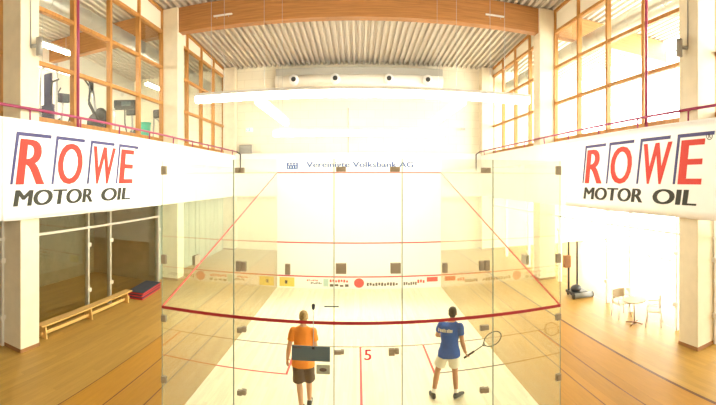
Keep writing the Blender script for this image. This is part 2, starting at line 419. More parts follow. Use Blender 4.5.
R2 = back_panel('glass_panel', 'tall glass panel right of the glass door in front of the player in blue', xs[3], xs[4], .008, ZT,
    [(1.96, 4.43, .07, .085), (1.88, 4.43, .07, .085), (1.94, 2.93, .08, .16), (1.85, 2.93, .075, .15), (1.93, 1.95, .075, .075), (1.86, 1.95, .07, .08), (1.93, .96, .075, .075), (1.86, .97, .07, .08), (1.26, 2.93, .075, .15)], 'glass panel')
R1 = back_panel('glass_panel', 'tall glass panel closing the back of the court at its right corner', xs[4], xs[5], .008, ZT,
    [(W - .04, z, .09, .15 if z > 2.5 else .11) for z in (4.44, 2.94, 1.94, .91)], 'glass panel')
pb = lambda x, z, d: Vector((x, YB - .0075 - d, z))
text_bm('5', .03, .135, 1.58, 1.735, pb, bold=.014).build('door_number', 'red5', DR, DR.location)
# side walls: three panes each
for s in (-1, 1):
    yy = [YB + .012, 7.53, 11.7, YF]
    for i in range(3):
        where = ['nearest the back corner', 'at mid court', 'next to the front wall'][i]
        g = empty('glass_panel', (s * W, yy[i], 0)); tag(g, 'glass side panel of the court %s, on the %s' % (where, 'bench side' if s < 0 else 'bistro table side'), 'glass panel')
        org = g.location; a, b = sorted((s * W, s * (W + .012)))
        MB().box((a, yy[i] + .002, .008), (b, yy[i + 1] - .002, ZT)).build('pane', 'glass', g, org)
        # sloping out line
        za = 2.13 + 2.44 * (yy[i] - YB) / (YF - YB); zb = 2.13 + 2.44 * (yy[i + 1] - YB) / (YF - YB)
        x = s * (W - .004)
        mb = MB(); mb.poly([(x, yy[i], za - .02), (x, yy[i + 1], zb - .02), (x, yy[i + 1], zb + .018), (x, yy[i], za + .018)], (s * .003, 0, 0))
        mb.build('side_out_line', 'redline', g, org)
        if i == 1:
            for z in (2.66,):
                a, b = sorted((s * (W - .025), s * (W + .04)))
                MB().box((a, yy[i] - .13, z - .095), (b, yy[i] + .13, z + .095), .005).build('clamp', 'clamp', g, org)
# fittings on the back glass
sg = empty('sticker_sign', (-.775, YB - .0065, 1.55)); tag(sg, 'slate grey rectangular sticker on the glass left of the door', 'sign')
MB().box((-1.065, YB - .016, 1.55), (-.485, YB - .0065, 1.775)).build('sheet', 'sign', sg, sg.location)
mk = MB()
for k in range(5): mk.box((-1.04 + k * .025, YB - .018, 1.735), (-1.022 + k * .025, YB - .0155, 1.755))
mk.build('print', 'addark', sg, sg.location)
s2 = empty('small_sticker', (-.585, YB - .0065, 1.36)); tag(s2, 'small grey-green picture sticker under the slate grey one', 'sign')
MB().box((-.69, YB - .012, 1.36), (-.485, YB - .0065, 1.50)).build('sheet', 'sticker', s2, s2.location)
MB().ball((-.59, YB - .011, 1.425), (.06, .004, .03)).build('dark_motif', 'addark', s2, s2.location)
mc = empty('microphone', (-.735, YB - .05, 1.775)); tag(mc, 'black microphone head on a thin stalk above the slate grey sticker', 'microphone')
MB().cyl((-.735, YB - .018, 1.74), (-.735, YB - .018, 2.34), .006).build('stalk', 'steel', mc, mc.location)
mh = MB(); mh.cap((-.735, YB - .018, 2.345), (-.735, YB - .018, 2.39), .022, .028); mh.build('head', 'rubber', mc, mc.location, True)
MB().box((-.755, YB - .03, 1.735), (-.715, YB - .0165, 1.775), .002).build('mount', 'black', mc, mc.location)
hb = MB(); hb.box((-.57, YB - .02, 2.372), (-.35, YB - .008, 2.388), .002)
tag(hb.build('flat_bar', 'black', None, (-.46, YB - .015, 2.38)), 'thin black flat bar across the glass joint above the door', 'bar')

# ------------------------------------------------------------------ galleries: handrails, banners
def handrail(s, label):
    r = empty('handrail', (s * 7.3, 5.0, 5.76)); tag(r, label, 'handrail'); org = r.location
    MB().cyl((s * 7.3, 0, 6.06), (s * 7.3, YE - .55, 6.0), .036).build('rail', 'purple', r, org, True)
    y = .8
    while y < YE - 1:
        p = MB(); p.path([(s * 7.3, y, 6.05), (s * 7.3, y + .12, 6.0), (s * 7.34, y + .16, 5.74)], .024); p.build('post', 'purple', r, org, True); y += 1.97
    p = MB(); p.path([(s * 7.3, YE - .6, 6.0), (s * 6.98, YE - .93, 5.82), (s * 6.98, YE - .93, 4.85)], .03); p.build('post', 'black', r, org, True)
handrail(-1, 'purple steel handrail along the gallery in front of the exercise machines')
handrail(1, 'purple steel handrail along the gallery in front of the bright windows')
for s in (-1, 1):
    y = 9.4 if s < 0 else 9.1
    o = MB().cyl((s * 7.9, y, 5.72), (s * 7.9, y, zc(y)), .045).build('steel_pole', 'purple', None, (s * 7.9, y, 5.72), True)
    tag(o, 'purple steel pole from %s gallery up to the roof deck' % ('exercise machine side' if s < 0 else 'bright window side'), 'pole')

def banner(s, y0, y1, label):
    """vinyl sheet with real ripples hung over the parapet"""
    b = empty('banner', (s * 7.26, (y0 + y1) / 2, 3.33)); tag(b, label, 'banner'); org = b.location
    def off(y, z):
        t = (5.74 - z) / 2.4
        return s * (7.275 - .018 * t * math.sin(y * 2.1 + z * .8) - .010 * math.sin(y * 5.3 + z) * t)
    mb = MB(); ny, nz = 70, 14; g = []
    for i in range(ny + 1):
        y = y0 + (y1 - y0) * i / ny
        g.append([mb.bm.verts.new((off(y, 3.34 + 2.39 * k / nz), y, 3.34 + 2.39 * k / nz + (.03 * math.sin(y * 1.7) if k == 0 else 0))) for k in range(nz + 1)])
    for i in range(ny):
        for k in range(nz): mb.bm.faces.new((g[i][k], g[i + 1][k], g[i + 1][k + 1], g[i][k + 1]))
    sh = mb.build('sheet', 'banner', b, org, True); m = sh.modifiers.new('thick', 'SOLIDIFY'); m.thickness = .004; m.offset = 0
    def pl(t, z, d):                       # t: distance along the reading direction from the R
        y = 6.29 + t if s < 0 else 11.57 - t
        return Vector((off(y, z) - s * (.006 + d), y, z))
    for ch, a, w in (('R', .14, .98), ('O', 1.53, 1.04), ('W', 3.02, 1.14), ('E', 4.48, .80)):
        text_bm(ch, a - .1, a + w - .1, 4.17, 5.28, pl, shear=.16, bold=.03).build('letter', 'rowered', b, org)
        q = MB(); sl = .2
        def bar(pts):
            lo = [q.bm.verts.new(pl(t, z, .004)) for t, z in pts]; hi = [q.bm.verts.new(pl(t, z, -.001)) for t, z in pts]
            q.bm.faces.new(lo); q.bm.faces.new(hi[::-1])
            for k in range(4): q.bm.faces.new((lo[k], lo[(k + 1) % 4], hi[(k + 1) % 4], hi[k]))
        bar([(a - .27, 4.17), (a - .19, 4.17), (a + .03, 5.44), (a - .07, 5.44)])
        for e in range(4): bar([(a - .05 + e * .29, 5.35), (a + .25 + e * .29, 5.35), (a + .27 + e * .29, 5.44), (a - .05 + e * .29, 5.44)])
        q.build('letter_bracket', 'roweblue', b, org)
    text_bm('MOTOR', -.04, 3.02, 3.64, 4.04, pl, shear=.08, bold=.04).build('lettering', 'rowegrey', b, org)
    text_bm('OIL', 3.42, 5.02, 3.64, 4.04, pl, shear=.08, bold=.04).build('lettering', 'rowegrey', b, org)
    rg = text_bm('R', 5.42, 5.49, 5.28, 5.38, pl, bold=.01)
    for k in range(16):
        a0 = 2 * PI * k / 16; a1 = 2 * PI * (k + 1) / 16
        f = [pl(5.455 + r * math.cos(a), 5.33 + r * math.sin(a), .004) for r, a in ((.1, a0), (.1, a1), (.08, a1), (.08, a0))]
        rg.bm.faces.new([rg.bm.verts.new(p) for p in f])
    rg.build('registered_mark', 'rowegrey', b, org)
banner(-1, 5.92, 12.9, 'white banner with red and black lettering hung above the wooden bench')
banner(1, 5.0, 12.9, 'white banner with red and black lettering hung above the bistro table')

# lamps on columns
for s in (-1, 1):
    r = empty('wall_lamp', (s * 7.45, 7.05, 7.5)); tag(r, 'grey cylindrical lamp with conduit on the column above the %s' % ('wooden bench' if s < 0 else 'bistro table'), 'wall lamp'); org = r.location
    MB().cyl((s * 7.27, 7.12, 7.42), (s * 7.27, 7.12, 7.86), .085, n=24).build('body', 'lamp', r, org, True)
    MB().cyl((s * 7.46, 7.0, 7.66), (s * 7.3, 7.08, 7.66), .05).build('bracket', 'lamp', r, org, True)
    MB().cyl((s * 7.44, 6.98, 7.66), (s * 7.44, 6.98, zc(6.98)), .018).build('conduit', 'lamp', r, org, True)

# ------------------------------------------------------------------ court light frame
def light_bar(label, p0, p1, wires, horiz, tube='tube'):
    r = empty('light_bar', ((p0[0] + p1[0]) / 2, (p0[1] + p1[1]) / 2, p0[2])); tag(r, label, 'light', 'court light bars'); org = r.location
    d = (.11, 0) if horiz else (0, .11)
    x0, x1 = p0[0] - (0 if horiz else .11), p1[0] + (0 if horiz else .11); y0, y1 = p0[1] - (.11 if horiz else 0), p1[1] + (.11 if horiz else 0); z = p0[2]
    MB().box((x0, y0, z + .06), (x1, y1, z + .15), .015).build('housing', 'housing', r, org)
    MB().box((x0 + .02, y0 + .01, z - .12), (x1 - .02, y1 - .01, z + .06), .03).build('diffuser', tube, r, org)
    for w in wires: MB().cyl((*w, z + .14), (*w, zc(w[1])), .006, n=6).build('wire', 'steel', r, org)
light_bar('longest white light bar, hung across the court above its middle', (-4.75, 11.0, 6.68), (4.95, 11.0, 6.68), [(-4.25, 11), (-3.85, 11), (3.7, 11), (4.15, 11)], True)
light_bar('white light bar running away above the bench side of the court', (-2.9, 11.2, 6.58), (-2.9, 15.9, 6.58), [(-2.9, 12), (-2.9, 15)], False, 'tube_side')
light_bar('white light bar running away above the bistro table side of the court', (2.95, 11.2, 6.58), (2.95, 15.9, 6.58), [(2.95, 12), (2.95, 15)], False, 'tube_side')
light_bar('farthest white light bar, hung just behind the front wall lettering', (-3.5, 16.2, 6.2), (3.5, 16.2, 6.2), [(-3.3, 16.2), (3.3, 16.2)], True, 'tube_far')
for s in (-1, 1):
    r = empty('beam_fitting', (s * 5.4, 15.5, 11.0)); tag(r, 'slim white fitting on the %s of the timber roof beam' % ('end toward the exercise machines' if s < 0 else 'end toward the bright windows'), 'fitting')
    a, b = sorted((s * 5.05, s * 5.85)); MB().box((a, 15.45, 10.98), (b, 15.52, 11.04), .008).build('bar', 'housing', r, r.location)
    for x in (s * 5.2, s * 5.7): MB().cyl((x, 15.48, 10.985), (x, 15.48, 10.9), .012).build('hook', 'steel', r, r.location)

# ------------------------------------------------------------------ end wall fittings
dc = empty('air_duct', (0, 23.4, 9.7)); tag(dc, 'long pale air duct with four round nozzles high on the end wall', 'air duct'); org = dc.location + Vector((0, 0, .11))
MB().box((-4.85, 23.25, 10.35), (4.95, 24.0, 10.95), .02).build('upper_casing', 'duct', dc, org)
t = MB(); t.cyl((-4.85, 23.4, 10.2), (4.95, 23.4, 10.2), .36, n=32); t.build('tube', 'duct_light', dc, org, True)
MB().box((-4.85, 23.35, 9.78), (4.95, 24.0, 9.95), .02).build('lower_ledge', 'duct', dc, org)
for x in (-3.72, -1.32, 1.75, 4.0):
    nz = MB(); nz.cyl((x, 22.85, 10.2), (x, 23.3, 10.2), .27, .3, n=28); o = nz.build('nozzle', 'white_gloss', dc, org, True)
    h = MB(); h.cyl((x, 22.83, 10.2), (x, 22.86, 10.2), .14, n=24); h.build('nozzle_opening', 'dark_hole', o, org)
es = empty('exit_sign', (-6.62, YE - .05, 7.3)); tag(es, 'small glowing green and white escape sign on the end wall', 'sign'); org = es.location
MB().box((-6.9, YE - .07, 7.28), (-6.45, YE - .005, 7.52), .006).build('casing', 'white', es, org)
MB().box((-6.87, YE - .075, 7.3), (-6.6, YE - .068, 7.5)).build('lit_panel', 'green', es, org)
ar = MB(); ar.poly([(-6.84, YE - .078, 7.42), (-6.76, YE - .078, 7.42), (-6.76, YE - .078, 7.46), (-6.68, YE - .078, 7.4), (-6.76, YE - .078, 7.34), (-6.76, YE - .078, 7.38), (-6.84, YE - .078, 7.38)], (0, .004, 0))
ar.build('arrow', 'white', es, org)
gb = empty('vent_grille', (-6.9, YE - .1, 5.9)); tag(gb, 'grey ventilation grille low on the end wall by the handrail end', 'vent')
MB().box((-7.3, YE - .12, 5.88), (-6.5, YE - .005, 6.46), .01).build('frame', 'lamp', gb, gb.location)
sl = MB()
for k in range(6): sl.box((-7.24, YE - .14, 5.95 + k * .08), (-6.56, YE - .11, 5.99 + k * .08))
sl.build('slats', 'duct', gb, gb.location)
sc_ = empty('security_camera', (6.35, YE - .1, 7.4)); tag(sc_, 'tiny dark camera on the end wall near the bright windows', 'camera')
MB().box((6.2, YE - .25, 7.36), (6.5, YE - .12, 7.48), .02).build('body', 'lamp', sc_, sc_.location)
MB().cyl((6.35, YE - .13, 7.42), (6.35, YE, 7.42), .03).build('arm', 'lamp', sc_, sc_.location)
o = MB().cyl((-.6, YE - .04, 5.72), (-.6, YE - .04, 8.6), .03).build('conduit_pipe', 'lamp', None, (-.6, YE - .04, 5.72)); tag(o, 'thin grey vertical pipe at the middle of the end wall', 'pipe')

# silver ducts in the side halls
for s in (-1, 1):
    d = MB(); d.cyl((s * 9.35, YBK + .1, 10.2), (s * 9.35, YE - .1, 10.2), .33, n=32)
    o = empty('round_duct', (s * 9.35, 10, 9.87)); tag(o, 'silver round duct behind the upper windows on the %s side' % ('exercise machine' if s < 0 else 'daylight'), 'air duct')
    y = YBK + .5
    while y < YE - .2: d.cyl((s * 9.35, y, 10.2), (s * 9.35, y + .04, 10.2), .345, n=32); y += 1.0
    d.build('tube', 'duct', o, o.location, True)
    for y in (3, 9.5, 13, 19):
        MB().cyl((s * 9.35, y, 10.5), (s * 9.35, y, zc(y)), .012, n=8).build('hanger', 'steel', o, o.location)

# ------------------------------------------------------------------ exercise studio behind the left upper windows
for i, (x, y) in enumerate(((-12.6, 13.6), (-10.6, 10.9), (-10.6, 19.5), (-13, 7.0))):
    r = empty('studio_light', (x, y, 9.3)); tag(r, 'white strip light hanging in the exercise studio, %s' % ('nearer the roof beam', 'nearest the wall lamp', 'beyond the roof beam', 'deep in the room')[i], 'light', 'studio strip lights')
    MB().box((x - .12, y - 1.3, 9.36), (x + .12, y + 1.3, 9.44), .01).build('housing', 'housing', r, r.location)
    MB().box((x - .1, y - 1.28, 9.28), (x + .1, y + 1.28, 9.36), .02).build('diffuser', 'studiolamp', r, r.location)
    for k in (-1, 1): MB().cyl((x, y + k, 9.43), (x, y + k, zc(y + k)), .008, n=6).build('wire', 'steel', r, r.location)
ZS = 5.72
def machine_tower(x, y, label):
    r = empty('weight_machine', (x, y, ZS)); r.scale = (1.12,) * 3; tag(r, label, 'exercise machine', 'exercise machines')
    b = MB()
    for dx in (-.35, .35): b.box((dx - .03, -.03, 0), (dx + .03, .03, 2.2), .006)
    b.box((-.38, -.03, 2.14), (.38, .03, 2.2), .006); b.box((-.38, -.5, 0), (-.32, .5, .06)); b.box((.32, -.5, 0), (.38, .5, .06)); b.build('frame', 'steel', r)
    w = MB()
    for k in range(14): w.box((-.22, -.07, .1 + k * .065), (.22, .07, .155 + k * .065), .004)
    w.build('weight_stack', 'navy', r); w = MB()
    w.box((-.18, -.35, .45), (.18, .02, .52), .02); w.build('seat', 'navy', r)
    w = MB(); w.box((-.16, -.03, .55), (.16, .04, 1.95), .02); w.build('back_pad', 'navy', r)
    for dx in (-.45, .45):
        a = MB(); a.path([(dx, -.02, 1.7), (dx * 1.1, -.35, 1.55), (dx * 1.1, -.4, 1.15)], .03); a.build('arm_lever', 'blackp', r, None, True)
    return r
def cross_trainer(x, y, rz, label):
    r = empty('cross_trainer', (x, y, ZS), rz); r.scale = (1.25,) * 3; tag(r, label, 'exercise machine', 'exercise machines')
    b = MB(); b.box((-.3, -.8, 0), (.3, -.72, .08)); b.box((-.3, .72, 0), (.3, .8, .08)); b.box((-.05, -.8, .04), (.05, .8, .14)); b.build('base', 'steel', r)
    h = MB(); h.cyl((-.12, .5, .45), (.12, .5, .45), .36, n=28); h.ball((0, .55, .7), (.14, .2, .25)); h.build('flywheel_housing', 'blackp', r, None, True)
    c = MB(); c.cyl((0, .45, .5), (0, .3, 1.5), .045); c.build('post', 'steel', r, None, True)
    c = MB(); c.box((-.22, .2, 1.42), (.22, .34, 1.72), .03); c.build('console', 'blackp', r)
    for s in (-1, 1):
        a = MB(); a.path([(s * .22, .5, .5), (s * .26, .2, 1.1), (s * .28, .25, 1.6), (s * .2, .05, 1.85)], .025); a.build('handle_arm', 'blackp', r, None, True)
        a = MB(); a.cyl((s * .2, .5, .4), (s * .2, -.7, .28), .03); a.box((s * .2 - .08, -.4, .3), (s * .2 + .08, .0, .36), .015); a.build('pedal_arm', 'blackp', r)
    return r
def treadmill(x, y, rz, label):
    r = empty('treadmill', (x, y, ZS), rz); r.scale = (1.3,) * 3; tag(r, label, 'exercise machine', 'exercise machines')
    MB().box((-.4, -.9, .0), (.4, .9, .22), .03).build('deck', 'blackp', r)
    MB().box((-.25, -.85, .215), (.25, .8, .228)).build('belt', 'rubber', r)
    for s in (-1, 1):
        a = MB(); a.path([(s * .38, .75, .2), (s * .4, .62, 1.35), (s * .38, .1, 1.2)], .03); a.build('upright', 'steel', r, None, True)
    MB().box((-.42, .5, 1.3), (.42, .68, 1.62), .04).build('console', 'blackp', r)
    MB().box((-.16, .49, 1.4), (.16, .502, 1.56)).build('screen', 'sign', r)
    return r
machine_tower(-9.6, 9.85, 'tall navy weight machine behind the upper window, nearest the wall lamp')
cross_trainer(-9.3, 11.3, -.9, 'black cross trainer with long handles behind the second window bay from the column')
treadmill(-9.4, 14.3, .5, 'black treadmill with a wide console behind the window')
cross_trainer(-10.6, 16.6, .3, 'black cross trainer standing farther back beyond the treadmill')
treadmill(-9.4, 18.6, PI, 'black treadmill beyond the second column')
cross_trainer(-10.9, 12.3, 1.2, 'black cross trainer deep in the studio between the weight machine and the treadmill')
machine_tower(-12.4, 11.2, 'tall navy weight machine set deepest in the exercise studio')
r = empty('exercise_ball_rack', (-9.3, 16.35 - .6, ZS)); tag(r, 'teal storage drum with a lid behind the last window pane before the column', 'drum')
t = MB(); t.cyl((0, 0, 0), (0, 0, 1.1), .27, .3, n=28); t.build('drum', 'teal', r, None, True); t = MB(); t.cyl((0, 0, 1.1), (0, 0, 1.16), .32, n=28); t.build('lid', 'teal', r, None, True)
r.name = 'storage_drum'

# ------------------------------------------------------------------ bench, mats, trolley, table and chairs
bn = empty('gym_bench', (-7.78, 9.85, 0)); tag(bn, 'long low wooden bench along the dark glass wall', 'bench')
MB().box((-.14, -2.25, .33), (.14, 2.25, .37), .008).build('seat', 'benchwood', bn)
MB().box((-.045, -2.2, .08), (.045, 2.2, .17), .006).build('lower_beam', 'benchwood', bn)
for y in (-2.1, -.1, 1.95):
    f = MB(); f.poly([(-.17, y - .02, 0), (.17, y - .02, 0), (.12, y - .02, .33), (-.12, y - .02, .33)], (0, .045, 0)); f.build('foot', 'benchwood', bn)
for i in range(3):
    r = empty('gym_mat', (-7.77 + (.02, -.01, 0)[i], 13.12 + (.0, .03, .06)[i], .085 * i), (.1, .08, .11)[i])
    tag(r, ('red and black gym mat on the floor at the bottom of the stack', 'red-edged gym mat in the middle of the stack of three', 'topmost gym mat of the stack, with a dark upper face')[i], 'mat', 'gym mats at the end of the bench')
    MB().box((-.32, -.85, .0), (.32, .85, .05), .012).build('cover', 'matred', r)
    MB().box((-.32, -.85, .05), (.32, .85, .083), .012).build('top_layer', 'matdark', r)
# trolley
tr = empty('post_trolley', (7.70, 12.75, 0), -.1); tag(tr, 'black trolley with two tall upright posts and a grey roller in front', 'trolley')
MB().box((-.35, -.3, .1), (.3, .3, .2), .01).build('base', 'black', tr)
for x, y in ((-.30, .12), (.02, .05)):
    MB().box((x - .03, y - .03, .18), (x + .03, y + .03, 2.0), .005).build('upright', 'black', tr)
p = MB(); p.cyl((-.33, -.38, .1), (.42, -.38, .1), .095, n=24); p.build('roller', 'greyroll', tr, None, True)
for x in (-.34, .41): MB().cyl((x, -.38, .1), (x + .03, -.38, .1), .11, n=24).build('roller_cap', 'black', tr, None, True)
for x, x2 in ((-.3, -.3), (.28, .36)): MB().path([(x, -.29, .15), (x2, -.38, .11)], .02).build('roller_bracket', 'black', tr, None, True)
p = MB(); p.ball((-.1, -.1, .3), (.22, .16, .14)); p.build('motor_cover', 'blackp', tr, None, True)
MB().box((-.5, .02, 1.05), (-.24, .22, 1.5), .02).build('holder', 'skirting', tr)
for x in (-.28, .24):
    for y in (-.22, .22): MB().cyl((x - .02, y, .055), (x + .02, y, .055), .055, n=20).build('wheel', 'rubber', tr, None, True)

tb = empty('bistro_table', (7.55, 9.25, 0)); tag(tb, 'small round white bistro table between two pale chairs', 'table')
t = MB(); t.cyl((0, 0, .69), (0, 0, .715), .34, n=40); t.build('top', 'plastic', tb)
MB().cyl((0, 0, .03), (0, 0, .69), .025).build('column', 'chrome', tb, None, True)
t = MB()
for k in range(4): a = k * PI / 2 + .5; t.path([(0, 0, .06), (.26 * math.cos(a), .26 * math.sin(a), .02)], .018)
t.cyl((0, 0, .02), (0, 0, .07), .07); t.build('base', 'skirting', tb)
def chair(x, y, rz, label):
    r = empty('stacking_chair', (x, y, 0), rz); tag(r, label, 'chair', 'pale chairs at the bistro table')
    MB().box((-.21, -.21, .43), (.21, .21, .455), .012).build('seat', 'plastic', r)
    b = MB(); n = 9
    for k in range(n):
        t = -1 + 2 * k / (n - 1); b.box((t * .19 - .03, .2 - .05 * t * t, .56), (t * .19 + .03, .215 - .05 * t * t, .84), .004)
    b.build('backrest', 'plastic', r)
    for sx in (-1, 1):
        for sy in (-1, 1):
            l = MB(); top = (sx * .19, sy * .19, .44); l.path([(sx * .23, sy * .23, 0), top] + ([(sx * .19, .2, .8)] if sy > 0 else [(sx * .22, -.19, .65), (sx * .21, .14, .66)]), .011, 8)
            l.build('leg', 'chrome', r, None, True)
    return r
chair(7.62, 9.98, -.1, 'pale plastic chair on the trolley side of the bistro table')
chair(7.92, 8.78, PI + .75, 'pale plastic chair on the column side of the bistro table')

# ------------------------------------------------------------------ people
def remesh(mb, name, m, parent, vox=.012, smooth=6, disp=0.):
    bmesh.ops.recalc_face_normals(mb.bm, faces=mb.bm.faces[:])
    me = bpy.data.meshes.new('t'); mb.bm.to_mesh(me); mb.bm.free()
    o = bpy.data.objects.new('t', me); COL.objects.link(o)
    r = o.modifiers.new('r', 'REMESH'); r.mode = 'VOXEL'; r.voxel_size = vox
    s = o.modifiers.new('s', 'SMOOTH'); s.iterations = smooth; s.factor = .5
    if disp:
        tx = bpy.data.textures.new('folds', 'CLOUDS'); tx.noise_scale = .12
        d = o.modifiers.new('d', 'DISPLACE'); d.texture = tx; d.strength = disp; d.texture_coords = 'LOCAL'
    dg = bpy.context.evaluated_depsgraph_get(); m2 = bpy.data.meshes.new_from_object(o.evaluated_get(dg))
    bpy.data.objects.remove(o); bpy.data.meshes.remove(me)
    m2.name = name; m2.materials.clear(); m2.materials.append(M[m])
    for p in m2.polygons: p.use_smooth = True
    q = bpy.data.objects.new(name, m2); COL.objects.link(q)
    if parent is not None: q.parent = parent
    return q
V = Vector
def hand(mb, wrist, d, side_n, grip=False):
    """palm + five fingers; d: pointing direction, side_n: direction of the thumb"""
    d = V(d).normalized(); t = V(side_n); t = (t - d * t.dot(d)).normalized(); nrm = d.cross(t)
    w = V(wrist); k = w + d * .085
    for o in (-.028, -.01, .01, .028): mb.cap(w + t * o * .6, k + t * o, .016, .013, 8)
    lens = (.072, .085, .078, .06)
    for i, o in enumerate((.032, .011, -.011, -.032)):
        a = k + t * o; L = lens[i]; c = 1. if grip else .35
        b = a + (d * math.cos(.5 * c) + nrm * math.sin(.5 * c)) * L * .45
        e = b + (d * math.cos(1.4 * c) + nrm * math.sin(1.4 * c)) * L * .33
        f = e + (d * math.cos(2.4 * c) + nrm * math.sin(2.4 * c)) * L * .3
        mb.cap(a, b, .0095, .009, 8); mb.cap(b, e, .009, .0085, 8); mb.cap(e, f, .0085, .0075, 8)
    a = w + d * .025 + t * .03; b = a + (d * .6 + t * .6 + nrm * .35).normalized() * .045; e = b + (d * .9 + nrm * (.6 if grip else .2)).normalized() * .032
    mb.cap(a, b, .0125, .011, 8); mb.cap(b, e, .011, .0085, 8)

def head(mb, c, yaw, pitch):
    R = Matrix.Rotation(yaw, 4, 'Z') @ Matrix.Rotation(pitch, 4, 'X')
    f = lambda x, y, z: V(c) + R @ V((x, y, z))
    mb.ball(f(0, -.012, .035), (.076, .095, .088), 20, R); mb.ball(f(0, .025, -.03), (.06, .07, .08), 20, R)
    mb.ball(f(0, .055, -.085), (.034, .03, .026), 12, R)
    mb.cap(f(0, .098, .01), f(0, .118, -.03), .010, .014, 8)
    mb.ball(f(0, .082, .03), (.055, .016, .013), 10, R); mb.ball(f(0, .088, -.062), (.026, .012, .011), 10, R)
    for s in (-1, 1):
        mb.ball(f(s * .078, -.005, -.012), (.012, .024, .034), 10, R); mb.ball(f(s * .042, .062, -.022), (.022, .022, .02), 10, R)
    return f, R

